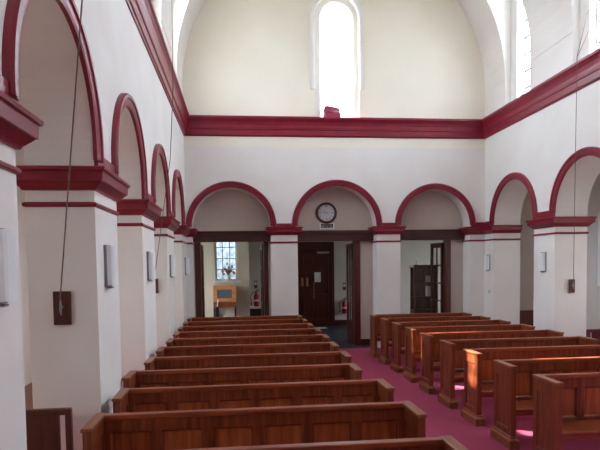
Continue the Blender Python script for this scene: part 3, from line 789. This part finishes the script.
# tall folding screen, half hidden by the pier
r = empty('folding_screen', (4.46, 15.6, 0)); tag(r, 'tall dark wooden folding screen half hidden behind the back pier', 'screen')
for k, (x0, y0, x1, y1) in enumerate(((-.35, .12, -.02, -.04), (-.02, -.04, .16, .14))):
    v = Vector((x1-x0, y1-y0)); n = Vector((-v.y, v.x)).normalized()*.015
    mb = MB().prism([(x0-n.x, y0-n.y), (x1-n.x, y1-n.y), (x1+n.x, y1+n.y), (x0+n.x, y0+n.y)], lambda u, w_, t: (u, w_, t), 0, 1.95)
    mb.build('screen_leaf', M['darkbrown'], r)

# red folded cloths on the cornice below the tall window
r = empty('folded_cloth', (2.325, D-.02, ZC1)); tag(r, 'folded pink and red cloth lying on the cornice below the tall window', 'cloth')
def pad(x0, x1, z0, zl, zr, nm, m):
    n = 12; pts = []
    for i in range(n+1):
        t = i/n; e = .03*(1-abs(2*t-1)**6); pts.append((x0+(x1-x0)*t, (zl+(zr-zl)*t)+e-.03))
    pts = [(x0-.005, z0+.02), (x0, z0)][::-1] + pts + [(x1+.006, z0+.02), (x1, z0)]
    MB().prism(pts, lambda u, v, t: (u, t, v), -.11, .14).build(nm, m, r)
pad(-.20, .19, 0, .15, .13, 'lower_fold', M['cloth']); pad(-.19, .185, .12, .165, .15, 'pale_fold', M['cloth_light']); pad(-.195, .18, .15, .29, .22, 'upper_fold', M['cloth'])

# ------------------------------------------------------------------ chairs in the arches
def chair(loc, m, label):
    r = empty('aisle_chair', loc); tag(r, label, 'chair')      # origin: floor, middle of the back; faces -y
    w = .24
    for sx in (-1, 1):
        x = sx*(w-.025)
        MB().box(x-.025, x+.025, -.02, .025, 0, .93, .005).build('leg', m, r)
        MB().box(x-.022, x+.022, -.42, -.38, 0, .44).build('leg', m, r)
    MB().box(-w+.002, w-.002, -.024, .03, .885, .94, .008).build('top_rail', m, r)
    MB().box(-w+.10, w-.10, -.012, .018, .50, .886).build('backrest', m, r)
    MB().box(-w+.05, w-.05, -.015, .02, .47, .52).build('lower_rail', m, r)
    MB().box(-w, w, -.43, -.021, .44, .47, .006).build('seat', m, r)
    return r
chair((-1.67, 4.80, 0), M['darkbrown'], 'dark brown wooden chair standing in the nearest left arch')
chair((6.15, 8.92, 0), M['maroon'], 'maroon chair standing in the near right arch behind the pews')

# ------------------------------------------------------------------ light
wd = bpy.data.worlds.new('sky'); sc.world = wd; wd.use_nodes = True
N, L = wd.node_tree.nodes, wd.node_tree.links
bg = N['Background']; tc = N.new('ShaderNodeTexCoord'); sp = N.new('ShaderNodeSeparateXYZ'); cr = N.new('ShaderNodeValToRGB')
L.new(tc.outputs['Generated'], sp.inputs[0]); 
ma = N.new('ShaderNodeMath'); ma.operation = 'MULTIPLY_ADD'; ma.inputs[1].default_value = .5; ma.inputs[2].default_value = .5
L.new(sp.outputs['Z'], ma.inputs[0]); L.new(ma.outputs[0], cr.inputs[0])
e = cr.color_ramp.elements; e[0].position = .47; e[0].color = (.35, .36, .34, 1); e[1].position = .53; e[1].color = (.90, .96, 1.03, 1)
x = cr.color_ramp.elements.new(1.0); x.color = (.70, .85, 1.05, 1)
L.new(cr.outputs[0], bg.inputs['Color']); bg.inputs['Strength'].default_value = 13.0
for i, (loc, w_, h_, nrm) in enumerate(portals):
    ld = bpy.data.lights.new('daylight_portal', 'AREA'); ld.shape = 'RECTANGLE'; ld.size = w_; ld.size_y = h_
    ld.cycles.is_portal = True
    o = bpy.data.objects.new('daylight_portal', ld); C.objects.link(o); o.location = loc
    o.rotation_euler = Vector(nrm).to_track_quat('-Z', 'Y').to_euler()
sl = bpy.data.lights.new('sun', 'SUN'); sl.energy = 20; sl.angle = math.radians(.8); sl.color = (1, .93, .82)
so = bpy.data.objects.new('sun', sl); C.objects.link(so)
so.rotation_euler = Vector((.8, -.455, -1)).to_track_quat('-Z', 'Y').to_euler()
so.location = (-8, 16, 14)

# ------------------------------------------------------------------ camera
pitch, yaw, roll, f, cy = -.0505, .1072, -.0141, 555.8447, 293.2974
cp, sp_, cw, sw_ = math.cos(pitch), math.sin(pitch), math.cos(yaw), math.sin(yaw)
fw = Vector((sw_*cp, cw*cp, sp_)); r0 = Vector((cw, -sw_, 0)); u0 = r0.cross(fw)
rr = r0*math.cos(roll)+u0*math.sin(roll); uu = rr.cross(fw)
cd = bpy.data.cameras.new('camera'); cam = bpy.data.objects.new('camera', cd); C.objects.link(cam)
m = Matrix((rr, uu, -fw)).transposed().to_4x4(); m.translation = (0, 0, 2.1109); cam.matrix_world = m
cd.sensor_fit = 'HORIZONTAL'; cd.sensor_width = 36; cd.lens = f/600*36; cd.shift_x = 0; cd.shift_y = (cy-225)/600
cd.clip_start = .05; cd.clip_end = 300
sc.camera = cam

sc.view_settings.view_transform = 'Standard'; sc.view_settings.look = 'None'; sc.view_settings.gamma = 1; sc.view_settings.use_curve_mapping = False
sc.view_settings.exposure = 1.1
sc.cycles.use_denoising = True
sc.cycles.max_bounces = 14; sc.cycles.diffuse_bounces = 8; sc.cycles.transparent_max_bounces = 12; sc.cycles.caustics_reflective = False; sc.cycles.caustics_refractive = False
sc.cycles.sample_clamp_indirect = 8
